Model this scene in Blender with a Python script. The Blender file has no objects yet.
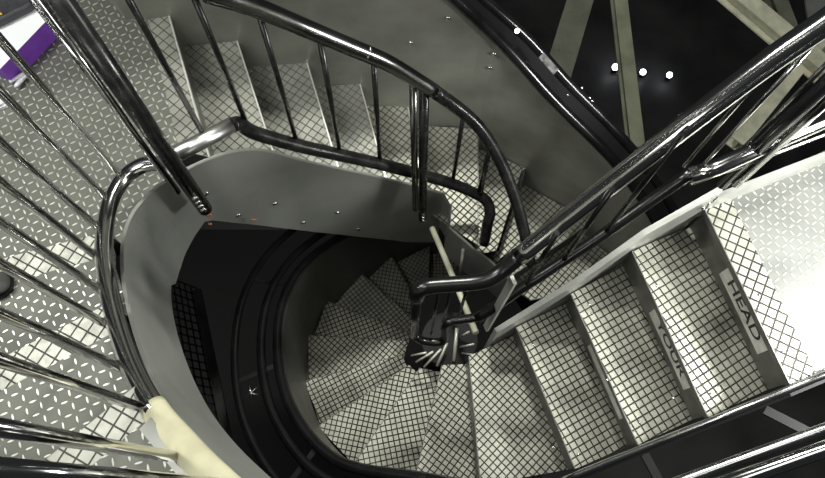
import bpy, bmesh, math
import numpy as np
from mathutils import Vector, Matrix
C = bpy.context.scene.collection
PI = math.pi

# ---------------------------------------------------------------- camera frame
F = 700.0; CX, CY = 412.5, 239.0; VX, VY = 402.0, 495.0
_d = np.array([(VX-CX)/F, -(VY-CY)/F, -1.0]); _d /= np.linalg.norm(_d)
_up = -_d
_x = np.array([1.0, 0, 0]); _x -= _x.dot(_up)*_up; _x /= np.linalg.norm(_x)
_y = np.cross(_up, _x)
RW = np.array([_x, _y, _up])
def at(px, py, z):
    """point of the level z (metres relative to the eye) seen along that line of sight"""
    r = RW @ np.array([(px-CX)/F, -(py-CY)/F, -1.0])
    r = r*(z/r[2]); return Vector((float(r[0]), float(r[1]), float(r[2])))
cam_d = bpy.data.cameras.new('camera'); cam = bpy.data.objects.new('camera', cam_d); C.objects.link(cam)
cam_d.sensor_width = 36; cam_d.lens = F/825*36; cam_d.clip_start = .02; cam_d.clip_end = 60
M4 = Matrix([[*map(float, RW[i]), 0] for i in range(3)] + [[0, 0, 0, 1]])
cam.matrix_world = M4
bpy.context.scene.camera = cam

# ---------------------------------------------------------------- materials
def mat(name, col, metal=0.0, rough=.5, noise=0, nscale=8, bump=0, emit=None, estr=0, spec=.5):
    m = bpy.data.materials.new(name); m.use_nodes = True
    nt = m.node_tree; b = nt.nodes['Principled BSDF']
    b.inputs['Base Color'].default_value = (*col, 1); b.inputs['Metallic'].default_value = metal
    b.inputs['Roughness'].default_value = rough
    b.inputs['Specular IOR Level'].default_value = spec
    if noise:
        tc = nt.nodes.new('ShaderNodeTexCoord'); n = nt.nodes.new('ShaderNodeTexNoise')
        n.inputs['Scale'].default_value = nscale; n.inputs['Detail'].default_value = 5
        nt.links.new(tc.outputs['Object'], n.inputs['Vector'])
        r = nt.nodes.new('ShaderNodeValToRGB')
        r.color_ramp.elements[0].position = .3; r.color_ramp.elements[1].position = .7
        r.color_ramp.elements[0].color = (*[c*(1-noise) for c in col], 1)
        r.color_ramp.elements[1].color = (*[min(1, c*(1+noise)) for c in col], 1)
        nt.links.new(n.outputs['Fac'], r.inputs['Fac']); nt.links.new(r.outputs['Color'], b.inputs['Base Color'])
        mr = nt.nodes.new('ShaderNodeMapRange')
        mr.inputs['To Min'].default_value = max(.03, rough-.1); mr.inputs['To Max'].default_value = rough+.1
        nt.links.new(n.outputs['Fac'], mr.inputs['Value']); nt.links.new(mr.outputs['Result'], b.inputs['Roughness'])
        if bump:
            bp = nt.nodes.new('ShaderNodeBump'); bp.inputs['Strength'].default_value = bump
            bp.inputs['Distance'].default_value = .01
            nt.links.new(n.outputs['Fac'], bp.inputs['Height']); nt.links.new(bp.outputs['Normal'], b.inputs['Normal'])
    if emit:
        b.inputs['Emission Color'].default_value = (*emit, 1); b.inputs['Emission Strength'].default_value = estr
    return m

class NB:
    def __init__(s, nt): s.nt = nt
    def m(s, op, a, b=None, c=None):
        n = s.nt.nodes.new('ShaderNodeMath'); n.operation = op
        for i, v in enumerate((a, b, c)):
            if v is None: continue
            if isinstance(v, (int, float)): n.inputs[i].default_value = v
            else: s.nt.links.new(v, n.inputs[i])
        return n.outputs[0]
    def mix(s, f, c1, c2):
        n = s.nt.nodes.new('ShaderNodeMix'); n.data_type = 'RGBA'
        s.nt.links.new(f, n.inputs['Factor'])
        for k, v in ((6, c1), (7, c2)):
            if isinstance(v, tuple): n.inputs[k].default_value = (*v, 1)
            else: s.nt.links.new(v, n.inputs[k])
        return n.outputs[2]

def grid_mat(name, tile, groove, pitch=.034, g0=.02, g1=.13):
    m = bpy.data.materials.new(name); m.use_nodes = True
    nt = m.node_tree; b = nt.nodes['Principled BSDF']; N = NB(nt)
    uv = nt.nodes.new('ShaderNodeUVMap'); sp = nt.nodes.new('ShaderNodeSeparateXYZ')
    nt.links.new(uv.outputs['UV'], sp.inputs[0])
    ds = []
    for o in (0, 1):
        f = N.m('FRACT', N.m('MULTIPLY', sp.outputs[o], 1/pitch))
        ds.append(N.m('MINIMUM', f, N.m('SUBTRACT', 1.0, f)))
    d = N.m('MINIMUM', ds[0], ds[1])                      # distance to the nearest groove
    mr = nt.nodes.new('ShaderNodeMapRange'); mr.interpolation_type = 'SMOOTHSTEP'
    mr.inputs['From Min'].default_value = g0; mr.inputs['From Max'].default_value = g1
    nt.links.new(d, mr.inputs['Value']); fac = mr.outputs['Result']
    tc = nt.nodes.new('ShaderNodeTexCoord'); n = nt.nodes.new('ShaderNodeTexNoise'); n.inputs['Scale'].default_value = 9
    n.inputs['Detail'].default_value = 6; nt.links.new(tc.outputs['Object'], n.inputs['Vector'])
    nz = nt.nodes.new('ShaderNodeMapRange'); nz.inputs['From Min'].default_value = .32; nz.inputs['From Max'].default_value = .68
    nt.links.new(n.outputs['Fac'], nz.inputs['Value'])
    n2 = nt.nodes.new('ShaderNodeTexNoise'); n2.inputs['Scale'].default_value = 60; nt.links.new(tc.outputs['Object'], n2.inputs['Vector'])
    tcol = N.mix(nz.outputs['Result'], tuple(c*.72 for c in tile), tuple(min(1, c*1.12) for c in tile))
    tcol = N.mix(N.m('MULTIPLY', n2.outputs['Fac'], .35), tcol, tuple(c*.6 for c in tile))
    nt.links.new(N.mix(fac, groove, tcol), b.inputs['Base Color'])
    b.inputs['Metallic'].default_value = .55
    nt.links.new(N.m('ADD', .36, N.m('MULTIPLY', n2.outputs['Fac'], .22)), b.inputs['Roughness'])
    bp = nt.nodes.new('ShaderNodeBump'); bp.inputs['Strength'].default_value = .7; bp.inputs['Distance'].default_value = .004
    nt.links.new(fac, bp.inputs['Height']); nt.links.new(bp.outputs['Normal'], b.inputs['Normal'])
    return m

def diamond_mat(name, base, lug, pitch=.027):
    m = bpy.data.materials.new(name); m.use_nodes = True
    nt = m.node_tree; b = nt.nodes['Principled BSDF']; N = NB(nt)
    uv = nt.nodes.new('ShaderNodeUVMap'); sp = nt.nodes.new('ShaderNodeSeparateXYZ')
    nt.links.new(uv.outputs['UV'], sp.inputs[0])
    u = N.m('MULTIPLY', sp.outputs[0], 1/pitch); v = N.m('MULTIPLY', sp.outputs[1], 1/pitch)
    par = N.m('MODULO', N.m('ADD', N.m('FLOOR', u), N.m('FLOOR', v)), 2.0); par = N.m('ABSOLUTE', par)
    fu = N.m('SUBTRACT', N.m('FRACT', u), .5); fv = N.m('SUBTRACT', N.m('FRACT', v), .5)
    s = N.m('SUBTRACT', N.m('MULTIPLY', par, 2.0), 1.0)
    a = N.m('MULTIPLY', N.m('ADD', fu, N.m('MULTIPLY', s, fv)), .7071)
    c = N.m('MULTIPLY', N.m('SUBTRACT', N.m('MULTIPLY', s, fu), fv), .7071)
    q = N.m('ADD', N.m('POWER', N.m('ABSOLUTE', N.m('DIVIDE', a, .43)), 2.0), N.m('POWER', N.m('ABSOLUTE', N.m('DIVIDE', c, .13)), 2.0))
    mr = nt.nodes.new('ShaderNodeMapRange'); mr.interpolation_type = 'SMOOTHSTEP'
    mr.inputs['From Min'].default_value = 1.15; mr.inputs['From Max'].default_value = .35
    nt.links.new(q, mr.inputs['Value']); fac = mr.outputs['Result']
    tc = nt.nodes.new('ShaderNodeTexCoord'); n = nt.nodes.new('ShaderNodeTexNoise'); n.inputs['Scale'].default_value = 7
    n.inputs['Detail'].default_value = 6; nt.links.new(tc.outputs['Object'], n.inputs['Vector'])
    bc = N.mix(n.outputs['Fac'], tuple(c*.65 for c in base), tuple(min(1, c*1.35) for c in base))
    nt.links.new(N.mix(fac, bc, lug), b.inputs['Base Color'])
    b.inputs['Metallic'].default_value = .45
    nt.links.new(N.m('SUBTRACT', .58, N.m('MULTIPLY', fac, .28)), b.inputs['Roughness'])
    bp = nt.nodes.new('ShaderNodeBump'); bp.inputs['Strength'].default_value = .55; bp.inputs['Distance'].default_value = .003
    nt.links.new(fac, bp.inputs['Height']); nt.links.new(bp.outputs['Normal'], b.inputs['Normal'])
    return m

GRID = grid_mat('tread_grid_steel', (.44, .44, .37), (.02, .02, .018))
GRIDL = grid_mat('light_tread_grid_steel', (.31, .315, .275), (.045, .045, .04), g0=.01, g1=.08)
DIAM = diamond_mat('diamond_plate_steel', (.11, .113, .097), (.46, .47, .42))
DIAM2 = diamond_mat('lit_diamond_plate_steel', (.17, .175, .16), (.45, .45, .42))  # lighter copy of DIAM: the right landing's glare is put into the colour
CHROME = mat('polished_steel', (.72, .72, .71), 1, .13)
CHROME2 = mat('worn_polished_steel', (.6, .6, .6), 1, .22, .06, 8)
SMOKY = mat('smoky_polished_steel', (.30, .30, .29), 1, .22, .08, 8)
CHROME3 = mat('brushed_steel', (.74, .74, .73), 1, .12)
BLACKR = mat('black_painted_tube', (.034, .034, .034), .6, .26, .4, 20, spec=.8)
STEEL = mat('grey_steel_plate', (.34, .35, .32), .4, .42, .15, 3, .05)
STEELL = mat('light_grey_steel_plate', (.42, .43, .40), .5, .38, .2, 5, .1)
WALLM = mat('grey_green_steel_sheet', (.25, .255, .22), .35, .40, .3, 3.5, .12)
RISER = mat('dark_riser_steel', (.13, .13, .12), .5, .4, .35, 12, .1)
EDGE = mat('bright_nosing_steel', (.75, .75, .70), .7, .3)
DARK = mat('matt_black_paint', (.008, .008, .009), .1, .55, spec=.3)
GLOSSK = mat('gloss_black_paint', (.010, .010, .011), .2, .22, .3, 9, spec=.6)
CREAM = mat('cream_paint', (.50, .50, .38), 0, .5, .25, 10, .1)
CREAMW = mat('cream_sleeve_plastic', (.60, .58, .40), 0, .35, .1, 14)
RODM = mat('pale_rod_paint', (.6, .6, .52), .3, .35)
BOLTM = mat('bolt_steel', (.7, .7, .68), 1, .25)
RUST = mat('orange_primer_spot', (.6, .24, .1), 0, .6)
WHITE = mat('white_card', (.82, .84, .86), 0, .5)
PURPLE = mat('purple_card', (.16, .04, .36), 0, .4, .15, 20)
LABEL = mat('sticker_paper', (.62, .62, .56), 0, .55, .2, 30)
INK = mat('sticker_ink', (.02, .02, .02), 0, .6)
LAMPM = mat('lit_bulb', (1, 1, 1), emit=(.9, .92, 1), estr=14)
FLOORM = mat('dark_concrete', (.035, .035, .035), 0, .6, .5, 1.5)
BRASS = mat('gold_metal', (.8, .5, .12), 1, .3)
LEATHER = mat('black_leather', (.03, .03, .035), 0, .5, .3, 60, .2)
CLEAR = mat('crumpled_clear_film', (.6, .6, .62), .1, .2, .3, 60, .5)

# ---------------------------------------------------------------- object helpers
def put(name, bm, m, parent=None, smooth=False, mats=None):
    me = bpy.data.meshes.new(name); bmesh.ops.recalc_face_normals(bm, faces=bm.faces[:])
    bm.to_mesh(me); bm.free()
    if m: me.materials.append(m)
    if smooth:
        for p in me.polygons: p.use_smooth = True
    o = bpy.data.objects.new(name, me); C.objects.link(o)
    if parent:
        o.parent = parent; o.matrix_parent_inverse = Matrix.Translation(-root_loc(parent))
    return o
def root_loc(o): return o.location.copy() if o.parent is None else Vector((0, 0, 0))
def thing(name, label, cat, loc=(0, 0, 0), group=None):
    o = bpy.data.objects.new(name, None); C.objects.link(o); o.location = loc
    o.empty_display_size = .1
    o['label'] = label; o['category'] = cat
    if group: o['group'] = group
    return o
def tag(o, label, cat, group=None):
    o['label'] = label; o['category'] = cat
    if group: o['group'] = group
    return o
def struct(o): o['kind'] = 'structure'; return o

def spline(P, n=8):
    P = [Vector(p) for p in P]; out = []
    Q = [2*P[0]-P[1]]+P+[2*P[-1]-P[-2]]
    for i in range(1, len(Q)-2):
        p0, p1, p2, p3 = Q[i-1:i+3]
        for k in range(n):
            t = k/n
            out.append(.5*((2*p1)+(-p0+p2)*t+(2*p0-5*p1+4*p2-p3)*t*t+(-p0+3*p1-3*p2+p3)*t**3))
    out.append(P[-1]); return out

def tube_bm(pts, r, seg=16, bm=None, ell=None):
    bm = bm or bmesh.new(); pts = [Vector(p) for p in pts]
    q = [pts[0]]
    for p in pts[1:]:
        if (p-q[-1]).length > 1e-5: q.append(p)
    pts = q; n = len(pts); rings = []
    T = []
    for i in range(n):
        t = (pts[min(i+1, n-1)]-pts[i]).normalized()+(pts[i]-pts[max(i-1, 0)]).normalized()
        T.append(t.normalized())
    up = Vector((0, 0, 1)) if abs(T[0].z) < .9 else Vector((1, 0, 0))
    nrm = (up-T[0]*up.dot(T[0])).normalized()
    for i in range(n):
        nrm = (nrm-T[i]*nrm.dot(T[i])).normalized(); bn = T[i].cross(nrm)
        rr = r[i] if isinstance(r, (list, tuple)) else r
        ring = []
        for k in range(seg):
            a = 2*PI*k/seg
            a1, a2 = (1, 1) if not ell else ell
            ring.append(bm.verts.new(pts[i]+nrm*math.cos(a)*rr*a1+bn*math.sin(a)*rr*a2))
        rings.append(ring)
    for i in range(n-1):
        for k in range(seg):
            bm.faces.new((rings[i][k], rings[i][(k+1) % seg], rings[i+1][(k+1) % seg], rings[i+1][k]))
    bm.faces.new(rings[0][::-1]); bm.faces.new(rings[-1])
    return bm
def tube(name, pts, r, m, parent=None, seg=16, ell=None):
    o = put(name, tube_bm(pts, r, seg, ell=ell), m, parent)
    for p in o.data.polygons: p.use_smooth = len(p.vertices) == 4
    return o

def prism(name, poly, z, th, m, parent=None, ang=0, sc=1):
    """plate with outline poly (xy), its top at level z, thickness th; UV in metres turned by ang"""
    bm = bmesh.new()
    vt = [bm.verts.new((p[0], p[1], z)) for p in poly]; vb = [bm.verts.new((p[0], p[1], z-th)) for p in poly]
    bm.faces.new(vt); bm.faces.new(vb[::-1]); n = len(poly)
    for i in range(n): bm.faces.new((vt[i], vb[i], vb[(i+1) % n], vt[(i+1) % n]))
    uvl = bm.loops.layers.uv.new('UVMap'); ca, sa = math.cos(ang), math.sin(ang)
    for f in bm.faces:
        for l in f.loops:
            x, y, zz = l.vert.co
            l[uvl].uv = ((x*ca+y*sa+zz)*sc, (-x*sa+y*ca+zz)*sc)
    return put(name, bm, m, parent)

def band(name, pts, m, parent=None, th=.01, side=1, smooth=True):
    """upright sheet along pts = [(x, y, ztop, zbottom)], thickness th to one side"""
    bm = bmesh.new(); n = len(pts); R = []
    for i, p in enumerate(pts):
        a = Vector(pts[max(i-1, 0)][:2]); b = Vector(pts[min(i+1, n-1)][:2]); d = (b-a).normalized()
        o = Vector((-d.y, d.x))*th*side
        R.append([bm.verts.new((p[0], p[1], p[2])), bm.verts.new((p[0], p[1], p[3])),
                  bm.verts.new((p[0]+o.x, p[1]+o.y, p[3])), bm.verts.new((p[0]+o.x, p[1]+o.y, p[2]))])
    for i in range(n-1):
        for k in range(4):
            bm.faces.new((R[i][k], R[i][(k+1) % 4], R[i+1][(k+1) % 4], R[i+1][k]))
    bm.faces.new(R[0][::-1]); bm.faces.new(R[-1])
    return put(name, bm, m, parent)

def bar_bm(a, b, w, t, up=Vector((0, 0, 1)), bm=None):
    bm = bm or bmesh.new(); a = Vector(a); b = Vector(b); d = (b-a).normalized()
    u = up-d*up.dot(d)
    if u.length < 1e-3: u = Vector((1, 0, 0))
    u.normalize(); s = d.cross(u)
    V = []
    for p in (a, b):
        V.append([bm.verts.new(p+s*sx*w/2+u*sz*t/2) for sx, sz in ((-1, -1), (1, -1), (1, 1), (-1, 1))])
    for k in range(4): bm.faces.new((V[0][k], V[0][(k+1) % 4], V[1][(k+1) % 4], V[1][k]))
    bm.faces.new(V[0][::-1]); bm.faces.new(V[1])
    return bm
def bar(name, a, b, w, t, m, parent=None, up=Vector((0, 0, 1))): return put(name, bar_bm(a, b, w, t, up), m, parent)

def dome(name, p, nrm, r, m, parent=None):
    bm = bmesh.new(); bmesh.ops.create_uvsphere(bm, u_segments=12, v_segments=8, radius=r)
    nrm = Vector(nrm).normalized(); q = Vector((0, 0, 1)).rotation_difference(nrm)
    bmesh.ops.scale(bm, vec=(1, 1, .6), verts=bm.verts); bmesh.ops.rotate(bm, matrix=q.to_matrix(), verts=bm.verts)
    bmesh.ops.translate(bm, vec=p, verts=bm.verts)
    return put(name, bm, m, parent, True)

def xy(v): return Vector((v[0], v[1]))
def lerp(a, b, t): return a+(b-a)*t
def A2(deg): return -math.radians(deg)       # a direction read downwards in the view, as a turn on the level

# ================================================================ setting
fl = prism('floor', [(-9, -9), (9, -9), (9, 11), (-9, 11)], -8.0, .1, FLOORM); struct(fl)
shade_pad = prism('floor', [(-5, -4), (1.5, -4), (1.5, 3.0), (-5, 3.0)], -7.9, .099, DARK); struct(shade_pad)  # added black sheet standing in for the darkness of the well

# ================================================================ stair B : upper stair (left landing, flight at the back)
ZB = -2.30; H = .19
SB = thing('steel_staircase', 'upper steel staircase with diamond plate landing and grid treads, at left and top', 'staircase', (-.9, 1.5, -2.3))
Bn = [((169,16),(209,157)), ((237,41),(275,158)), ((307,63),(339,170)), ((360,84),(388,185)), ((408,107),(424,192)),
      ((478,129),(478,245)), ((525,168),(497,250)), ((592,222),(512,275)), ((640,280),(530,300))]
Bout = []; Bin = []; Bz = []
for k, (o, i) in enumerate(Bn):
    z = ZB-H*k; Bz.append(z); Bout.append(xy(at(*o, z))); Bin.append(xy(at(*i, z)))
ANGB = [40, 33, 35, 38, 42, 45, 45, 42]

# inner rail line: every inner thing of this stair hangs on it (x, y, z of the bottom rail)
RAIL_L = [(380,600,-1.25), (290,545,-1.36), (215,478,-1.5), (184,445,-1.6), (157,413,-1.7), (133,370,-1.8), (117,325,-1.9), (108,285,-1.97),
          (104,252,-2.05), (106,222,-2.1), (112,198,-2.12), (124,178,-2.13), (141,166,-2.13), (160,162,-2.13)]
RAIL_M = [(160,162,-2.13), (198,143,-2.13), (232,125,-2.14)]
RAIL_R = [(232,125,-2.14), (240,124,-2.17), (255,133,-2.25), (300,146,-2.4), (340,155,-2.52), (380,164,-2.66), (418,174,-2.8), (450,183,-2.92),
          (476,194,-3.0), (487,202,-3.04), (490,213,-3.08), (488,222,-3.12), (484,243,-3.25)]
rl = spline([at(*p) for p in RAIL_L]); rm = [at(*p) for p in RAIL_M]; rr = spline([at(*p) for p in RAIL_R], 5)
inner = rl+rm[1:]+rr[1:]
def resample(P, step):
    out = [P[0].copy()]; acc = 0
    for a, b in zip(P[:-1], P[1:]):
        L = (b-a).length; t = step-acc
        while t <= L: out.append(a.lerp(b, t/L)); t += step
        acc = L-(t-step)
    return out
_r = resample(inner, .03)
_s = [sum((_r[j] for j in range(max(0, i-6), min(len(_r), i+7))), Vector((0, 0, 0)))/(min(len(_r), i+7)-max(0, i-6)) for i in range(len(_r))]
inner_top = [(p.x, p.y, p.z-.115) for p in _s]
# drop the last short down turn for the stringer
st_pts = [(p[0], p[1], p[2], p[2]-.50) for p in inner_top[:-12]]
tail = [at(452,207,-3.10), at(450,226,-3.17), at(475,248,-3.30), at(490,259,-3.40), at(512,280,-3.55)]

# landing and the steps climbing towards the near left
def ray_out(a, b, L):
    d = (a-b).normalized(); return b+d*L
def inner_between(p, q):
    """inner-rail xy points lying between the points nearest to p and q"""
    P = [xy(v) for v in inner]; i = min(range(len(P)), key=lambda k: (P[k]-p).length); j = min(range(len(P)), key=lambda k: (P[k]-q).length)
    return P[min(i, j):max(i, j)+1:2]
Ls = [(-2.11, (10,258), (90,237)), (-1.92, (17,351), (97,310)), (-1.73, (37,465), (110,405)), (-1.54, (60,610), (150,520))]
Lin = []; Lout = []
for z, a, b in Ls:
    A = xy(at(*a, z)); B = xy(at(*b, z)); d = (B-A).normalized()
    # meet the stringer
    P = [xy(v) for v in rl]; best = min(P, key=lambda p: abs((p-A).x*d.y-(p-A).y*d.x) + (0 if 0 < (p-B).dot(d)+.1 < .5 else 9))
    Lin.append(best); Lout.append(best-d*1.35)
# landing plate: between N1's strip line and nosing of first climbing step
strip_o = xy(at(148,19,ZB)); strip_i = xy(at(179,150,ZB))
back = [xy(at(100,-10,ZB)), xy(at(126,19,ZB))]
land = inner_between(Lin[0], strip_i)
land = [p for p in land if (p-Lin[0]).length > .03 and (p-strip_i).length > .03]
if (land[0]-Lin[0]).length > (land[-1]-Lin[0]).length: land.reverse()
far_l = Vector((-2.35, .75)); far_t = Vector((-2.3, 2.0))
d0 = (Lin[0]-Lout[0]).normalized()
l_in0 = Lin[0]
prism('landing_plate', [l_in0, *land, strip_i, strip_o, back[1], back[0], far_t, far_l, Lout[0]], ZB, .012, DIAM, SB, A2(14))
prism('landing_nosing_plate', [strip_i, Bin[0], Bout[0], strip_o], ZB, .012, GRIDL, SB, A2(ANGB[0]))
bar('nosing', (*Bin[0], ZB-.012), (*Bout[0], ZB-.012), .006, .028, EDGE, SB)

def step(parent, nlo, nhi, z, ang, gm=GRID, nose=EDGE, zup=None, inset=0, extra_out=(), extra_in=(), nw=.006, nh=.028, over=.02, sc=1):
    """one tread: nlo/nhi = (inner, outer) xy of its own front edge and of the next higher front edge"""
    d = ((nhi[0]+nhi[1])-(nlo[0]+nlo[1])).normalized()*over
    poly = [nlo[0], nlo[1], *extra_out, nhi[1]+d, nhi[0]+d, *extra_in]
    t = prism('tread', poly, z, .012, gm, parent, ang, sc)
    if nose: bar('nosing', (*nlo[0], z-nh/2+.001), (*nlo[1], z-nh/2+.001), nw, nh, nose, t)
    if zup is not None:
        dd = d.normalized()*inset
        bar('riser', (*(nhi[0]+dd), (z+zup)/2-.008), (*(nhi[1]+dd), (z+zup)/2-.008), .006, zup-z-.016, RISER, parent)
    return t
for k in range(1, 9):
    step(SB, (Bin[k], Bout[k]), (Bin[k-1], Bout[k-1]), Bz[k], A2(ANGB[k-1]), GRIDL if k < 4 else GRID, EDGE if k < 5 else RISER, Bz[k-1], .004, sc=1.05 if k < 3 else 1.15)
# climbing steps, front strip of grid plate and diamond plate behind it
for k, (z, a, b) in enumerate(Ls):
    i0, o0 = Lin[k], Lout[k]
    if k+1 < len(Ls): i1, o1 = Lin[k+1], Lout[k+1]
    else: i1, o1 = Lin[k]+(Lin[k]-Lin[k-1]), Lout[k]+(Lout[k]-Lout[k-1])
    w = .085
    t = (i1-i0).normalized()*w; to = (o1-o0).normalized()*w*1.0
    mid = inner_between(i0, i1)[1:-1]
    if mid and (mid[0]-i1).length > (mid[-1]-i1).length: mid.reverse()
    prism('tread_nosing_plate', [i0, o0, o0+to, i0+t], z, .012, GRIDL, SB, A2(27))
    tr = prism('tread', [i0+t, o0+to, o1, i1, *[p for p in mid if (p-i0).length > w*1.2]], z, .012, DIAM, SB, A2(12+8*k))
    bar('riser', (*(i0+t*.05), z-H/2-.006), (*(o0+to*.05), z-H/2-.006), .006, H-.012, RISER, SB)

# inner stringer
sb_top = [(p[0], p[1], p[2], p[2]-.50) for p in inner_top]
cut = [q for q in sb_top if q[2] > -3.02]
def _proj(p):
    v = RW.T @ np.array([p[0], p[1], p[2]]); return CX-F*v[0]/v[2], CY+F*v[1]/v[2]
def low_edge(q):
    # the plate's lower edge runs nearly level from the post towards the right
    lo = q[3]
    for zz in np.arange(q[2]-.25, q[2]-.85, -.005):
        x, y = _proj((q[0], q[1], float(zz)))
        if y >= float(np.interp(x, [160, 170, 182, 193, 205, 300, 410], [320, 291, 254, 233, 217, 228, 240])): return float(zz)
    return lo
cut = [(q[0], q[1], q[2], low_edge(q) if q[1] > .80 else q[3]) for q in cut]
full = cut+[(tail[0].x, tail[0].y, tail[0].z, tail[0].z-.38), (tail[1].x, tail[1].y, tail[1].z, tail[1].z-.36)]
stg = band('stringer', cut[::1], STEEL, SB, .012, -1)
stg2 = band('stringer', [(p.x, p.y, p.z, p.z-.40) for p in [Vector(cut[-1][:3]), *tail]], STEEL, SB, .012, -1)
for px, py, z in [(205,191,0), (237,213,0), (274,201,0), (303,220,0), (337,210,0), (358,227,0)]:
    P = [Vector(q[:3]) for q in cut]
    # seat each bolt on the plate: walk along its line of sight
    best = None
    for zz in np.arange(-2.2, -3.5, -.005):
        a = at(px, py, float(zz)); d = 9
        for u, v in zip(cut[:-1], cut[1:]):
            e = xy(v)-xy(u); t = max(0, min(1, (xy(a)-xy(u)).dot(e)/e.dot(e))); d = min(d, (xy(u)+e*t-xy(a)).length)
        if best is None or d < best[0]: best = (d, a)
    a = best[1]; i = min(range(len(P)), key=lambda k: (xy(P[k])-xy(a)).length); i = max(1, min(len(P)-2, i))
    tg = (xy(P[i+1])-xy(P[i-1])).normalized(); n = Vector((tg.y, -tg.x, 0))
    if n.dot(-a) < 0: n = -n
    dome('bolt', a+n*.013, n, .012, BOLTM, stg)
for px, py, z, r in [(208,215,-2.62,.014), (210,224,-2.70,.006), (254,220,-2.80,.011)]:
    a = at(px, py, z); bm = bmesh.new(); bmesh.ops.create_cube(bm, size=1)
    bmesh.ops.scale(bm, vec=(r*2, .006, r*1.2), verts=bm.verts); bmesh.ops.translate(bm, vec=a, verts=bm.verts)
    put('primer_spot', bm, RUST, stg)

# outer wall of the stair : sheet panels + black top rails
WO = [xy(at(60,-45,ZB)), back[0], back[1], strip_o]+Bout
WZ = [ZB, ZB, ZB, ZB]+Bz
top_h = [.85, .85, .85, .85, .85, .87, .90, .97, 1.0, .76, .70, .60, .50]
wp = [Vector((p.x, p.y, z+h)) for p, z, h in zip(WO, WZ, top_h)]
ws = wp[:3]+spline(wp[3:], 5)
seams = [0, 2, 12, 22, 32, 42, len(ws)-1]
zb_of = lambda i, p: p.z-1.35
for a, b in zip(seams[:-1], seams[1:]):
    pan = band('side_panel', [(p.x, p.y, p.z, p.z-1.35) for p in ws[a:b+1]], WALLM, SB, .02, 1)
    if a >= 12:
        for q in (ws[a], ws[min(a+1, b)]):
            pass
def wall_bolts(pxs):
    for px, py in pxs:
        best = None
        for zz in np.arange(-1.6, -3.9, -.005):
            a = at(px, py, float(zz))
            for i in range(len(ws)-1):
                p, q = xy(ws[i]), xy(ws[i+1]); d = q-p; t = max(0, min(1, (xy(a)-p).dot(d)/d.dot(d)))
                e = (p+d*t-xy(a)).length
                if best is None or e < best[0]: best = (e, a, Vector((d.y, -d.x, 0)).normalized())
        e, a, n = best
        if n.dot(-a) < 0: n = -n
        dome('bolt', a+n*.006, n, .011, BOLTM, SB)
wall_bolts([(494,53), (490,67), (448,17), (411,42)])
rim = thing('top_rail', 'thick glossy black double rail curving along the top of the back wall', 'rail', tuple(ws[30]))
# two black tubes over the sheet's top edge, with a flat capping between them
def offs(pts, o, dz=0):
    out = []; n = len(pts)
    for i, p in enumerate(pts):
        a = pts[max(i-1, 0)]; b = pts[min(i+1, n-1)]; d = xy(b)-xy(a); d.normalize()
        out.append(Vector((p.x-d.y*o, p.y+d.x*o, p.z+dz)))
    return out
w2 = ws[3:]
tube('inner_tube', offs(w2, .0, .02), .026, GLOSSK, rim)
tube('outer_tube', offs(w2, .12, .02), .024, GLOSSK, rim)
cap = band('capping', [(p.x, p.y, p.z+.012, p.z) for p in offs(w2, .02)], DARK, rim, .09, 1)
for px, py, r in [(582,88,.006), (568,95,.005), (590,98,.006), (592,101,.005), (545,62,.0)]:
    if r: dome('light_dot', at(px, py, -2.62), (-.2, -.6, 1), r, BOLTM, rim)  # tiny dots of light from the depths, drawn as pale steel domes
bpl = thing('small_plate', 'small worn grey plate on the black top rail of the back wall', 'plate', tuple(at(548,63,-2.45)))
put('plate_sheet', bar_bm(at(541,55,-2.50), at(556,72,-2.54), .035, .004), mat('worn_grey_plate', (.16, .16, .16), .3, .5, .6, 60), bpl)

# ---------------------------------------------------------------- guard rail of stair B
GB = thing('guard_railing', 'curved tubular guard railing around the stairwell, polished at left and black at right', 'railing', tuple(inner[60]))
cut_i = 4*8+1
sleeve_end = 4*8+2
tube('bottom_rail', rl[sleeve_end-2:], .0275, CHROME, GB, 20)
tube('bottom_rail', rm, .0285, mat('satin_steel', (.85, .85, .83), 1, .33), GB, 20)
tube('bottom_rail', rr, .0265, BLACKR, GB, 20)
sl = rl[:sleeve_end]
slv = tube('rail_sleeve', sl, .0295, CREAMW, GB, 20, ell=(.9, 1.15)); bar('side_plate', at(146,424,-1.66), at(215,505,-1.52), .035, .008, STEELL, GB)
slv['label'] = 'cream plastic sleeve over the steel rail'
# handrail above: same plan line, 0.7 m higher
HR = [(200,-12,-1.43), (230,-3,-1.5), (265,10,-1.61), (300,25,-1.72), (345,44,-1.84), (385,61,-1.95), (417,80,-2.07), (450,102,-2.2), (478,126,-2.3), (498,157,-2.42), (514,195,-2.55), (525,235,-2.68), (530,262,-2.8)]
hrl = [Vector((p.x, p.y, p.z+.98)) for p in rl]+[Vector((p.x, p.y, p.z+.92)) for p in rm[1:2]]
hr = spline([at(*p) for p in HR], 6)
tube('handrail', spline([p for p in hrl[::6]]+[hr[0]], 4), .027, CHROME, GB, 20)
tube('handrail', hr[:40], .0265, SMOKY, GB, 20)
tube('handrail', hr[39:], .0245, BLACKR, GB, 20)
under = [Vector((p.x, p.y, p.z-.030)) for p in hr]
tube('handrail_flange', under, .012, BLACKR, GB, 12, ell=(.8, 2.0))
for i in (27,): # welded joints
    d = (hr[i+1]-hr[i]).normalized(); tube('weld_ring', [hr[i]-d*.003, hr[i]+d*.003], .0272, CHROME2, GB)
def hand_z(p):
    q = min(hrl+hr, key=lambda h: (xy(h)-xy(p)).length); return q.z
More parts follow.
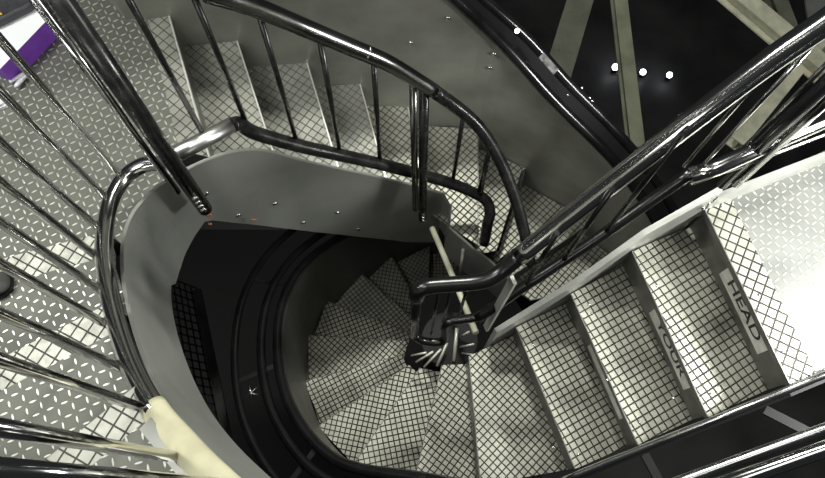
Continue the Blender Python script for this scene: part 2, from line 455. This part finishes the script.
# balusters of the left, polished, standing on a flat bar outside the bottom rail
BL = [(118,173,-2.15), (105,197,-2.15), (97,227,-2.13), (97,257,-2.1), (100,290,-2.03), (107,325,-1.97), (119,367,-1.87), (143,408,-1.76), (181,458,-1.62), (222,484,-1.5)]
TL = [(0,28), (0,80), (0,142), (0,172), (0,215), (0,263), (0,315), (0,351), (0,418), (0,469)]
barp = []
for (x, y, z), (tx, ty) in zip(BL, TL):
    b = at(x, y, z)
    top = Vector((b.x, b.y, z+.75))
    # lean that the photographed line shows, kept small
    zt = z+.55; r = at(tx, ty, zt)
    t2 = None
    o = tube('baluster', [Vector((b.x, b.y, z-.005)), Vector((b.x, b.y, hand_z(b)))], .0120, CHROME3, GB, 14)
    tube('collar', [Vector((b.x, b.y, z-.006)), Vector((b.x, b.y, z+.004))], .0115, CHROME2, o, 12)
    barp.append(Vector((b.x, b.y, z-.012)))
bp = spline(barp, 5)
tube('flat_bar', bp, .010, CHROME2, GB, 12, ell=(1.0, .8))
for i in range(3, len(bp), 5):    # lugs joining the flat bar to the rail
    q = min(rl, key=lambda h: (h-bp[i]).length); bar('lug', bp[i], q, .012, .008, CHROME2, GB)
for x, y, z in [(203,134,-2.13), (247,124,-2.2), (297,142,-2.4), (340,152,-2.53), (380,161,-2.66), (453,180,-2.93), (478,194,-3.02)]:
    b = at(x, y, z); d = -.02 if x < 450 else (-.10 if x < 470 else -.14)
    tube('baluster', [b, Vector((b.x, b.y, hand_z(b)+d))], .0095, BLACKR, GB, 12)
def post(x, y, zbot, xyfrom, ztop, r, m, parent):
    a = at(x, y, zbot); return tube('post', [a, Vector((a.x, a.y, ztop))], r, m, parent, 20)
pa = at(205,209,-2.42)
tube('post', [pa, Vector((pa.x, pa.y, -1.2))], .0265, BLACKR, GB, 20)
tube('post', [pa+Vector((-.040, -.018, .20)), Vector((pa.x-.040, pa.y-.018, -1.2))], .012, CHROME, GB, 16)
for k in range(4):
    c = pa+Vector((.010, -.024, .05+.035*k)); dome('bolt', c, (.2, -1, .2), .013, BOLTM, GB)
pb = at(420,219,-3.06)
tube('post', [pb+Vector((.012, 0, 0)), at(424,88,-2.13)], .019, BLACKR, GB, 16)
tube('post', [pb+Vector((-.024, 0, .12)), at(413,83,-2.10)], .014, SMOKY, GB, 16)
for k in range(3):
    dome('bolt', pb+Vector((.014, -.02, .03+.035*k)), (0, -1, .2), .008, BOLTM, GB)
# slanting stays at the lower end of the handrail
tube('stay', [at(523,172,-2.55), at(498,250,-3.25)], .008, BLACKR, GB, 10)
tube('stay', [at(490,150,-2.4), at(481,196,-3.0)], .007, BLACKR, GB, 10)
tube('stay', [at(529,240,-2.75), at(500,262,-3.3)], .012, BLACKR, GB, 10)

# ================================================================ stair A : the straight flight at right and the winders below
SA = thing('spiral_staircase', 'lower steel spiral staircase with grid treads winding down from the bright right landing', 'staircase', (.2, .8, -3.1))
ZA = {'T5': -2.35, 'T4': -2.54, 'T3': -2.73, 'T2': -2.92, 'T1': -3.11}
An = [('T5', (705,210), (790,384)), ('T4', (632,251), (708,417)), ('T3', (571,294), (638,445)), ('T2', (516,327), (575,469)), ('T1', (469,356), (480,478)),
      ('W1', (442,365), (415,478)), ('W2', (420,368), (353,465)), ('W3', (409,365), (318,426)), ('W4', (402,355), (305,381)), ('W5', (408,341), (308,335)),
      ('W6', (411,333), (327,301)), ('W7', (412,318), (362,274)), ('W8', (415,300), (392,256)), ('W9', (428,290), (430,245)), ('W10', (440,290), (470,250))]
Ain = []; Aout = []; Az = []
for k, (n, a, b) in enumerate(An):
    z = -2.35-H*k; Az.append(z); Ain.append(xy(at(*a, z))); Aout.append(xy(at(*b, z)))
# the winders' outer ends lie on one circle
CEN = Vector((.205, .86)); RAD = .80
for k in (4, 5):
    d = (Aout[k]-Ain[k]).normalized(); p = Ain[k]
    while (p-CEN).length < RAD+ (.03 if k == 4 else 0): p = p+d*.005
    Aout[k] = p
ANGA = [None, 60, 62, 62, 45, 38, -12, 12, 62, 40, -22, 50, 10, 30, 0]
for k in range(1, len(An)):
    up = k-1
    straight = k <= 3
    ex = []
    if k == 4:      # big corner tread at the foot of the straight flight
        ex = [Aout[3]+Vector((-.02, -.02))]
        step(SA, (Ain[k], Aout[k]), (Ain[3], Aout[3]), Az[k], A2(ANGA[k]), GRID, RISER, Az[3], .018, nw=.004, nh=.03, sc=1.3)
        continue
    step(SA, (Ain[k], Aout[k]), (Ain[up], Aout[up]), Az[k], A2(ANGA[k]), GRID, RISER, Az[up], .024 if straight else .006, nw=.004, nh=.03, over=.03, sc=1.2 if straight else 1.3)
# landing of stair A
s_i = xy(at(730,197,-2.35)); s_o = xy(at(817,375,-2.35))
prism('landing_nosing_plate', [Ain[0], Aout[0], s_o, s_i], -2.35, .012, GRID, SA, A2(27))
bar('nosing', (*Ain[0], -2.364), (*Aout[0], -2.364), .004, .03, RISER, SA)
lc = xy(at(860,133,-2.35)); 
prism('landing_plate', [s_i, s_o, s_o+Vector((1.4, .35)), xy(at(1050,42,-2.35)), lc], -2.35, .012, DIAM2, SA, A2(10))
# screws on the treads
for px, py, k in [(592,313,2), (589,305,2), (673,398,1), (657,286,1), (553,447,3), (533,345,3), (578,454,3), (607,380,2), (640,422,2), (783,352,0), (759,295,0), (722,206,0), (711,393,1)]:
    if k == 0: z = -2.35
    else: z = Az[k]
    dome('screw', at(px, py, z)+Vector((0, 0, .001)), (0, 0, 1), .0055, BOLTM, SA)
# inner stringer of the straight flight
sd = (Ain[0]-Ain[3]).normalized()
si = [(Ain[3]-sd*.16, -3.0), (Ain[3], -2.86), (Ain[0], -2.25), ]
up_l = [(550,288,-2.66), (628,238,-2.40), (694,192,-2.20)]
pl = [Vector((Ain[3].x-sd.x*.10, Ain[3].y-sd.y*.10, -2.90)), Vector((Ain[3].x, Ain[3].y, -2.82)), Vector((Ain[2].x, Ain[2].y, -2.62)), Vector((Ain[1].x, Ain[1].y, -2.42)), Vector((Ain[0].x, Ain[0].y, -2.235))]
nn = Vector((-sd.y, sd.x))
band('stringer', [(p.x+nn.x*.004, p.y+nn.y*.004, p.z+.045, p.z-.36) for p in pl], STEELL, SA, .022, 1)
# curb plate along the landing
ca = Ain[0]; cb = xy(at(825,163,-2.35)); cd = cb+(cb-ca)*.6
kb = band('curb', [(ca.x, ca.y, -2.235, -2.42), (cb.x, cb.y, -2.24, -2.42), (cd.x, cd.y, -2.24, -2.42)], STEELL, SA, .016, 1)
for px, py in [(709,203), (713,199), (703,207)]:
    dome('bolt', at(px, py, -2.29)+Vector((0, -.004, 0)), (.3, -1, .3), .009, BOLTM, SA)
# outer edge: polished tube over a dark string
et = [at(560,482,-2.94), at(578,474,-2.90), at(640,449,-2.71), at(710,421,-2.52), at(790,389,-2.33), at(850,364,-2.32), at(1000,305,-2.32)]
tube('edge_rail', et, .013, CHROME2, SA, 14)
band('outer_stringer', [(p.x, p.y-.012, p.z-.008, p.z-.34) for p in et], DARK, SA, .012, -1)
DKB = mat('dull_bracket_paint', (.03, .03, .03), .3, .5)
for a, b in [((644,453,-2.9), (664,490,-3.0)), ((765,410,-2.65), (808,432,-2.6))]:
    bar('bracket', at(*a), at(*b), .035, .01, DKB, SA)
# skirt around the winders: sheet with black tubes
def circ_z(i): return Az[i]
wk = list(range(4, 15))
ring = [Vector((Aout[k].x, Aout[k].y, Az[k])) for k in wk]
ctr = CEN
ring2 = []
for k in range(3, 15):
    d = (Aout[k]-CEN)
    if k == 3: d = Aout[4]-CEN; d = Vector((d.x*math.cos(.35)-d.y*math.sin(.35), d.x*math.sin(.35)+d.y*math.cos(.35)))
    r = d.length
    ring2.append(Vector((CEN.x+d.x/r*(r+.006), CEN.y+d.y/r*(r+.006), Az[k])))
for k in range(1, 5):
    d = ring2[-1].xy-CEN; a = -.42; d = Vector((d.x*math.cos(a)-d.y*math.sin(a), d.x*math.sin(a)+d.y*math.cos(a)))
    ring2.append(Vector((CEN.x+d.x, CEN.y+d.y, ring2[-1].z-H)))
rs = spline(ring2, 6)
SKM = mat('skirt_steel_sheet', (.042, .043, .037), .4, .4, .3, 5, .1)
def radial(pts, dr, dz): 
    out = []
    for p in pts:
        d = (xy(p)-CEN); r = d.length; d = d/r*(r+dr); out.append(Vector((CEN.x+d.x, CEN.y+d.y, p.z+dz)))
    return out
band('skirt', [(p.x, p.y, p.z+.78, p.z-.2) for p in rs[6:]], SKM, SA, .012, -1)
SG = thing('spiral_guard_rails', 'black concentric rails curving round the outside of the spiral steps', 'railing', tuple(rs[40]+Vector((0, 0, .8))))
rg = rs[6:]
tube('rail', radial(rg, .012, .80), .020, GLOSSK, SG, 14)
tube('rail', radial(rg, .085, .80), .020, GLOSSK, SG, 14)
tube('rail', radial(rg, .205, .80), .018, GLOSSK, SG, 14)
for i in range(5, len(rg), 9):
    a = radial([rg[i]], .012, .79)[0]; b = radial([rg[i]], .205, .79)[0]; bar('rail_tie', a, b, .02, .006, DARK, SG)
bc = at(251,393,-3.10)
for dx, dy in ((.05, -.012), (.032, .03), (-.01, .04)):
    tube('clip_wire', [bc+Vector((-dx, -dy, 0)), bc+Vector((dx, dy, .006))], .0025, BOLTM, SG, 8)

# newel and its rods
NW = thing('newel_column', 'dark newel column with a fan of pale rods around its head, among the lowest winding steps', 'column', tuple(at(448,340,-3.32)))
nc = at(450,338,-3.32); 
prof = [(.11, -5.6), (.11, -3.40), (.135, -3.38), (.135, -3.345), (.05, -3.34)]
bm = bmesh.new(); S = 28; rings = []
for r, z in prof: rings.append([bm.verts.new((nc.x+r*math.cos(2*PI*k/S), nc.y+r*math.sin(2*PI*k/S), z)) for k in range(S)])
for i in range(len(rings)-1):
    for k in range(S): bm.faces.new((rings[i][k], rings[i][(k+1) % S], rings[i+1][(k+1) % S], rings[i+1][k]))
bm.faces.new(rings[-1]); put('column_shaft', bm, DARK, NW, False)
rods = [((411.5,355.5), (426,352.5), .0045), ((416,362), (433,351.5), .005), ((424,367), (441,349), .0055), ((437,366), (447,343), .007), ((454,361), (457,328), .009), ((460,337), (469,331.5), .005), ((460,347), (474,344), .005), ((462,353), (474,355), .004)]
for a, b, r in rods: tube('rod', [at(*a, -3.31), at(*b, -3.25)], r, RODM, NW, 10)
dk = thing('support_bar', 'long pale bar slanting down beside the newel column in the middle of the view', 'bar', tuple(at(455,288,-3.2)))
tube('bar_shaft', [at(432,228,-3.15), at(450,270,-3.1), at(476,333,-3.0)], .014, CREAM, dk, 12)
d2 = thing('support_rod', 'short thin pale rod standing right of the long slanting bar', 'bar', tuple(at(462,262,-3.2)))
tube('rod_shaft', [at(463,250,-3.35), at(460,275,-3.6)], .008, RODM, d2, 10)

# ---------------------------------------------------------------- guard rail of stair A
GA = thing('flight_railing', 'thick polished steel handrail running down beside the straight flight to a dark loop', 'handrail', tuple(at(640,163,-1.68)))
HA = [(1010,-105,-.92), (900,-30,-1.10), (825,23,-1.23), (770,61,-1.33), (700,114,-1.48), (640,161,-1.64), (570,216,-1.86), (520,256,-2.01)]
HAe = [(520,256,-2.01), (503,270,-2.06), (489,279,-2.08), (470,283,-2.09), (440,285,-2.09), (425,287,-2.09), (419,291,-2.11), (417,297,-2.16)]
ha = [at(*p) for p in HA]; hae = spline([at(*p) for p in HAe], 5)
tube('top_rail', spline(ha, 5), .0295, CHROME, GA, 28)
tube('top_rail', hae, .0255, mat('dark_reflection_steel', (.05, .05, .05), .9, .28, .05, 10), GA, 20)  # same polished tube; the loop's dark reflection is put into the colour
DST = bpy.data.materials['dark_reflection_steel']
lp = at(417,297,-2.16); lb = at(416,336,-2.76)
tube('post', [lp, Vector((lp.x, lp.y, -2.74))], .016, DST, GA, 14)
lo = [Vector((lp.x, lp.y, -2.74)), at(424,341,-2.78), at(441,342,-2.78), at(445,336,-2.74), at(446,324,-2.62), at(458,320,-2.60), at(482,317,-2.58)]
tube('bottom_rail', spline(lo, 5), .017, DST, GA, 14)
lr = [at(478,318,-2.56), at(500,303,-2.48), at(526,285,-2.36), at(563,261,-2.27), at(605,233,-2.16), at(650,201,-2.05), at(692,172,-1.93)]
tube('bottom_rail', spline(lr, 4), .020, DST, GA, 18)
rrA = [at(690,176,-1.93), at(718,167,-1.90), at(760,148,-1.88), at(825,120,-1.86), at(940,72,-1.84)]
tube('bottom_rail', rrA, .0265, CHROME, GA, 20)
tube('lower_edge_tube', [at(690,184,-1.97), at(760,159,-1.95), at(825,134,-1.93), at(940,92,-1.91)], .007, CHROME, GA, 12)
hall = spline(ha, 12)+hae
def ha_z(p): return min(hall, key=lambda h: (xy(h)-xy(p)).length).z
for x, y, z, r, m in [(526,285,-2.36,.008,DST), (563,261,-2.27,.008,DST), (605,233,-2.16,.008,DST), (684,166,-1.9,.0065,CHROME), (702,166,-1.9,.0065,CHROME), (778,138,-1.86,.007,CHROME), (802,128,-1.86,.007,CHROME), (431,334,-2.76,.006,DST), (441,330,-2.72,.006,DST), (458,318,-2.6,.006,DST)]:
    a = at(x, y, z); tube('baluster', [a, Vector((a.x, a.y, ha_z(a)+(.10 if 500 < x < 620 else -.01)))], r, m, GA, 12)
# stout posts where the landing begins, tied down to the curb
pp = at(722,184,-2.12)
tube('post', [pp, Vector((pp.x+.0, pp.y, -1.22))], .020, GLOSSK, GA, 16)
tube('post', [pp+Vector((.035, -.012, .02)), Vector((pp.x+.040, pp.y-.012, -1.2))], .013, CHROME, GA, 16)
tube('post', [pp+Vector((-.025, .02, .2)), Vector((pp.x-.025, pp.y+.02, -1.25))], .007, CHROME, GA, 12)
# flat strut from stringer up to the handrail
fa = at(486,328,-2.80); bar('strut', fa, Vector((fa.x+.01, fa.y, -2.12)), .030, .012, STEELL, GA, Vector((1, .4, 0)))

# ---------------------------------------------------------------- the photographer's own rails, bottom right
R1 = thing('lower_guard_rail', 'polished rail crossing the bottom right corner, farther from the corner', 'railing', tuple(at(760,452,-1.55)))
tube('rail_tube', [at(600,511,-1.62), at(690,478,-1.58), at(825,429,-1.52), at(950,384,-1.48)], .0125, CHROME2, R1, 16)
R2 = thing('lower_guard_rail', 'thicker polished rail crossing the very bottom right corner', 'railing', tuple(at(790,462,-1.4)))
tube('rail_tube', [at(600,527,-1.5), at(742,478,-1.42), at(825,449,-1.38), at(950,405,-1.34)], .0155, CHROME, R2, 16)

# ---------------------------------------------------------------- stickers on the risers
def sticker(text, k, t0, t1, size, label):
    """paper strip on the riser over tread k (riser belongs to front edge k-1)"""
    a, b = Ain[k-1], Aout[k-1]; zt = Az[k-1]; zb = Az[k]
    d = (b-a).normalized(); up_dir = ((Ain[k-1]+Aout[k-1])-(Ain[k]+Aout[k])).normalized()
    n = Vector((-up_dir.x, -up_dir.y, 0)).normalized()
    off = .024-.0045
    p0 = lerp(a, b, t0)+up_dir*off; p1 = lerp(a, b, t1)+up_dir*off
    zc = zt-.035-(zt-zb)*.30; hh = (zt-zb)*.26
    o = thing('warning_sticker', label, 'sticker', (p0.x, p0.y, zc))
    bm = bmesh.new()
    V = [bm.verts.new((p.x+n.x*q, p.y+n.y*q, zc+s*hh)) for q in (0, .001) for p, s in ((p0, -1), (p1, -1), (p1, 1), (p0, 1))]
    bm.faces.new(V[4:]); bm.faces.new(V[:4][::-1])
    for i in range(4): bm.faces.new((V[i], V[(i+1) % 4], V[4+(i+1) % 4], V[4+i]))
    put('sticker_sheet', bm, LABEL, o)
    if text:
        cu = bpy.data.curves.new('txt', 'FONT'); cu.body = text; cu.size = size; cu.align_x = 'CENTER'; cu.align_y = 'CENTER'; cu.extrude = .0004; cu.offset = .0012
        to = bpy.data.objects.new('txt', cu); C.objects.link(to)
        bpy.context.view_layer.update()
        me = bpy.data.meshes.new_from_object(to.evaluated_get(bpy.context.evaluated_depsgraph_get())); bpy.data.objects.remove(to)
        X = Vector((d.x, d.y, 0)); Z = Vector((0, 0, 1)); Nn = X.cross(Z)
        W = max(v.co.x for v in me.vertices)-min(v.co.x for v in me.vertices)
        sx = ((p1-p0).length*.72)/W; Hh = max(v.co.y for v in me.vertices)-min(v.co.y for v in me.vertices); sy = hh*2*.55/Hh
        c = Vector(((p0.x+p1.x)/2, (p0.y+p1.y)/2, zc))+n*.0018
        for v in me.vertices: v.co = c+X*v.co.x*sx+Z*v.co.y*sy+n*v.co.z
        me.materials.clear(); me.materials.append(INK)
        lo_ = bpy.data.objects.new('lettering', me); C.objects.link(lo_); lo_.parent = o; lo_.matrix_parent_inverse = Matrix.Translation(-o.location)
sticker('HEAD', 1, .33, .81, .1, 'pale sticker reading HEAD on the riser just below the bright landing')
sticker('YOUR', 2, .35, .83, .1, 'pale sticker reading YOUR on a riser of the straight flight')
sticker('', 3, .33, .83, .1, 'narrow pale sticker on the lowest marked riser of the straight flight')

# ---------------------------------------------------------------- things on the left landing
g = thing('carton', 'white and purple carton lying on the diamond plate landing', 'box', tuple(at(20,45,-2.25)))
bz = -2.2
q = [at(48,19,bz), at(0,69,bz), at(-70,30,bz), at(-20,-60,bz)]
bm = bmesh.new(); T = [bm.verts.new(v) for v in q]; Bm = [bm.verts.new((v.x, v.y, -2.297)) for v in q]
bm.faces.new(T); put('carton_top', bm, WHITE, g)
bm = bmesh.new(); T = [bm.verts.new(v) for v in q]; Bm = [bm.verts.new((v.x, v.y, -2.297)) for v in q]
bm.faces.new(Bm[::-1])
for i in range(4): bm.faces.new((T[i], Bm[i], Bm[(i+1) % 4], T[(i+1) % 4]))
put('carton_side', bm, PURPLE, g)
fm = [at(10,82,-2.285), at(20,76,-2.28), at(26,73,-2.285), at(16,86,-2.28), at(30,71,-2.284)]
tube('wrapping_film', spline(fm, 4), .008, CLEAR, g, 10)
tube('wrapping_film', spline([at(46,30,-2.285), at(50,27,-2.28), at(54,31,-2.284)], 4), .007, CLEAR, g, 10)
pu = thing('purse', 'black leather purse with a gold clasp on top of the white carton', 'purse', tuple(at(5,8,-2.16)))
bm = bmesh.new(); pq = [at(33,2,-2.16), at(28,6,-2.16), at(0,20,-2.16), at(-30,33,-2.16), at(-50,0,-2.16), at(0,-30,-2.16), at(20,-20,-2.16)]
T = [bm.verts.new(v) for v in pq]; Bm = [bm.verts.new((v.x, v.y, -2.198)) for v in pq]
bm.faces.new(T); bm.faces.new(Bm[::-1])
for i in range(len(pq)): bm.faces.new((T[i], Bm[i], Bm[(i+1) % len(pq)], T[(i+1) % len(pq)]))
po = put('purse_body', bm, LEATHER, pu); mo = po.modifiers.new('bevel', 'BEVEL'); mo.width = .012; mo.segments = 3
dome('clasp', at(0.5,13.5,-2.155), (0, 0, 1), .007, BRASS, pu)
def shoe(name, label, px, py, z, ang, m, sm):
    t = thing(name, label, 'shoe', tuple(at(px, py, z)))
    c0 = at(px, py, z); ca_, sa_ = math.cos(ang), math.sin(ang)
    secs = [(0, .022, .02), (.02, .038, .035), (.06, .045, .05), (.11, .042, .065), (.16, .036, .085), (.21, .036, .095), (.255, .034, .09), (.27, .022, .07)]
    bm = bmesh.new(); R_ = []
    for s, w, h in secs:
        r_ = []
        for k in range(12):
            a = 2*PI*k/12; lx = -s; ly = w*math.cos(a); lz = .012+h/2+h/2*math.sin(a)
            r_.append(bm.verts.new((c0.x+lx*ca_-ly*sa_, c0.y+lx*sa_+ly*ca_, z+lz)))
        R_.append(r_)
    for i in range(len(R_)-1):
        for k in range(12): bm.faces.new((R_[i][k], R_[i][(k+1) % 12], R_[i+1][(k+1) % 12], R_[i+1][k]))
    bm.faces.new(R_[0]); bm.faces.new(R_[-1][::-1]); u = put('upper', bm, m, t, True); u.modifiers.new('s', 'SUBSURF').levels = 1
    bm = bmesh.new(); top = []
    for s, w, h in secs: top.append((-s, w*1.03))
    outl = top+[(a, -b) for a, b in reversed(top)]
    vt = [bm.verts.new((c0.x+x*ca_-y*sa_, c0.y+x*sa_+y*ca_, z+.016)) for x, y in outl]; vb = [bm.verts.new((v.co.x, v.co.y, z+.001)) for v in vt]
    bm.faces.new(vt); bm.faces.new(vb[::-1])
    for i in range(len(vt)): bm.faces.new((vt[i], vb[i], vb[(i+1) % len(vt)], vt[(i+1) % len(vt)]))
    put('sole', bm, sm, t)
shoe('shoe', 'dark grey rounded shoe toe on the left step, cut by the picture edge', 14, 284, -2.11, 0.15, mat('dark_grey_suede', (.06, .06, .058), 0, .7, .3, 40), DARK)
shoe('shoe', 'white shoe toe at the left picture edge below the purple carton', 10, 103, -2.30, -.25, WHITE, WHITE)

# ---------------------------------------------------------------- depths: mesh panel, slanting flat, beams, lamps
wmr = thing('wire_mesh_panel', 'dark wire mesh panel deep in the stairwell at left', 'mesh panel', tuple(at(195,390,-3.7)))
bm = bmesh.new(); zM = -3.7
P00, P10, P01, P11 = at(150,270,zM), at(196,288,zM), at(170,500,zM), at(242,500,zM)
for i in range(9):
    t = i/8; bar_bm(P00.lerp(P10, t), P01.lerp(P11, t), .008, .006, bm=bm)
for i in range(27):
    t = i/26; bar_bm(P00.lerp(P01, t), P10.lerp(P11, t), .008, .006, bm=bm)
MESHM = mat('mesh_wire_paint', (.02, .02, .02), .5, .45)
put('mesh_wires', bm, MESHM, wmr)
bar('frame_bar', at(197,290,zM+.03), at(238,490,zM+.03), .045, .02, mat('dull_dark_steel', (.05, .05, .05), .5, .45, .3, 10), wmr)

def ibeam(name, label, a, b, w, m, roll=Vector((0, 0, 1)), group=None, plates=()):
    t = thing(name, label, 'beam', tuple(a))
    d = (b-a).normalized(); u = (roll-d*roll.dot(d)).normalized(); h = w*.9
    bar('flange', a+u*h/2, b+u*h/2, w, w*.10, m, t, roll); bar('flange', a-u*h/2, b-u*h/2, w, w*.10, m, t, roll)
    bar('web', a, b, w*.12, h, m, t, roll)
    for s in plates:
        c = a.lerp(b, s)+u*(h/2+w*.06); s_ = d.cross(u)
        for q in (-.25, .25): dome('rivet', c+s_*q*w, u, w*.05, m, t)
    return t
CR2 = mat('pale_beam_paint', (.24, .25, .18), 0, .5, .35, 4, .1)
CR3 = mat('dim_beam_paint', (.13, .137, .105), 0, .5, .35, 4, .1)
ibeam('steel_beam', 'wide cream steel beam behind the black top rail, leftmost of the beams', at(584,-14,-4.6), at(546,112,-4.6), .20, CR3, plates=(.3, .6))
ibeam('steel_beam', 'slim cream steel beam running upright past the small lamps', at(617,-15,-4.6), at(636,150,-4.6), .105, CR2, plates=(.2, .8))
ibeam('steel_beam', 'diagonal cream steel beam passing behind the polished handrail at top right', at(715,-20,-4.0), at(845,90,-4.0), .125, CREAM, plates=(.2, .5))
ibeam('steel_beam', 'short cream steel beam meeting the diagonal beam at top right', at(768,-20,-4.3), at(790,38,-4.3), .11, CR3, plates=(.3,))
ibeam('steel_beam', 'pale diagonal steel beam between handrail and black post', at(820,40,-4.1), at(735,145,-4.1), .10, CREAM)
gs = thing('grey_panel', 'plain grey steel panel in the top right corner behind the handrail', 'panel', tuple(at(810,5,-4.6)))
put('panel_sheet', bar_bm(at(820,-60,-4.7), at(850,120,-4.7), .42, .02), STEELL, gs)
def bulb(px, py, z, r, label, group='small lamps far below'):
    c = at(px, py, z); t = thing('small_lamp', label, 'lamp', tuple(c), group)
    bm = bmesh.new(); bmesh.ops.create_uvsphere(bm, u_segments=14, v_segments=10, radius=r); bmesh.ops.translate(bm, vec=c, verts=bm.verts)
    put('bulb', bm, LAMPM, t, True)
    tube('socket', [c-Vector((0, 0, r*.7)), c-Vector((0, 0, r*2.2))], r*.8, DARK, t, 12)
    return t
bulb(615.5,67,-7.88,0.043,'small white lit lamp in the dark, leftmost of the row of three')
bulb(643,72,-7.88,0.038,'small white lit lamp in the dark, middle of the row of three')
bulb(669.5,75,-7.88,0.038,'small white lit lamp in the dark, rightmost of the row of three')
bulb(517,31,-2.28,.009,'small bright light reflection, built as a bulb between the two black tubes of the top rail', None)  # reflected light imitated by an added glowing bulb
# ================================================================ light
def area(name, loc, tgt, size, power, col=(1, 1, 1), sy=None):
    l = bpy.data.lights.new(name, 'AREA'); l.energy = power; l.size = size; l.color = col
    if sy: l.shape = 'RECTANGLE'; l.size_y = sy
    o = bpy.data.objects.new(name, l); C.objects.link(o); o.location = loc
    o.rotation_euler = (Vector(tgt)-Vector(loc)).to_track_quat('-Z', 'Y').to_euler(); return o
def spot(name, loc, tgt, power, ang, blend=.6, r=.05, col=(1, 1, 1)):
    l = bpy.data.lights.new(name, 'SPOT'); l.energy = power; l.spot_size = math.radians(ang); l.spot_blend = blend; l.shadow_soft_size = r; l.color = col
    o = bpy.data.objects.new(name, l); C.objects.link(o); o.location = loc
    o.rotation_euler = (Vector(tgt)-Vector(loc)).to_track_quat('-Z', 'Y').to_euler(); return o
area('landing_lamp', (2.05, .50, -1.5), (1.6, .55, -2.35), .35, 60, (1, 1, .97))
area('left_lamp', (-2.75, 1.2, 1.0), (-1.3, 1.4, -2.3), .8, 115, (1, 1, .95), 1.5)
area('right_lamp', (2.5, .6, .3), (.2, .9, -2.6), .6, 24, (1, 1, .95), 1.3)
area('stair_lamp', (.25, 2.6, .9), (.1, .4, -3.5), .3, 105, (1, 1, .93))
area('rail_highlight_fill', (.72, .25, .4), (-.2, .9, -2.1), 1.2, 6, (1, 1, .97), .6)  # added unseen light, puts highlights on the polished rails
area('rail_highlight_fill', (-.9, .3, 1.0), (-1.1, .6, -2.2), .3, 4, (1, 1, .96), 1.4)  # second added light, for the shine of the left rails
area('low_lamp', (-.75, -.85, -1.1), (.7, .85, -1.5), .9, 7, (1, 1, .94), .26)
area('wall_fill', (-.75, .1, .1), (-.7, 1.8, -1.9), .4, 14, (1, 1, .95))  # added fill to brighten the left part of the back wall
spot('winder_fill_spot', (-.25, .25, -1.2), tuple(at(350,395,-3.87)), 17, 22, .8, .05, (1, 1, .9))  # added spot, makes the bright pool on one winder tread
w = bpy.data.worlds.new('world'); bpy.context.scene.world = w; w.use_nodes = True
w.node_tree.nodes['Background'].inputs[0].default_value = (.9, .95, 1, 1); w.node_tree.nodes['Background'].inputs[1].default_value = .022

vs = bpy.context.scene.view_settings
vs.view_transform = 'Standard'; vs.look = 'None'; vs.gamma = 1; vs.exposure = 0; vs.use_curve_mapping = False
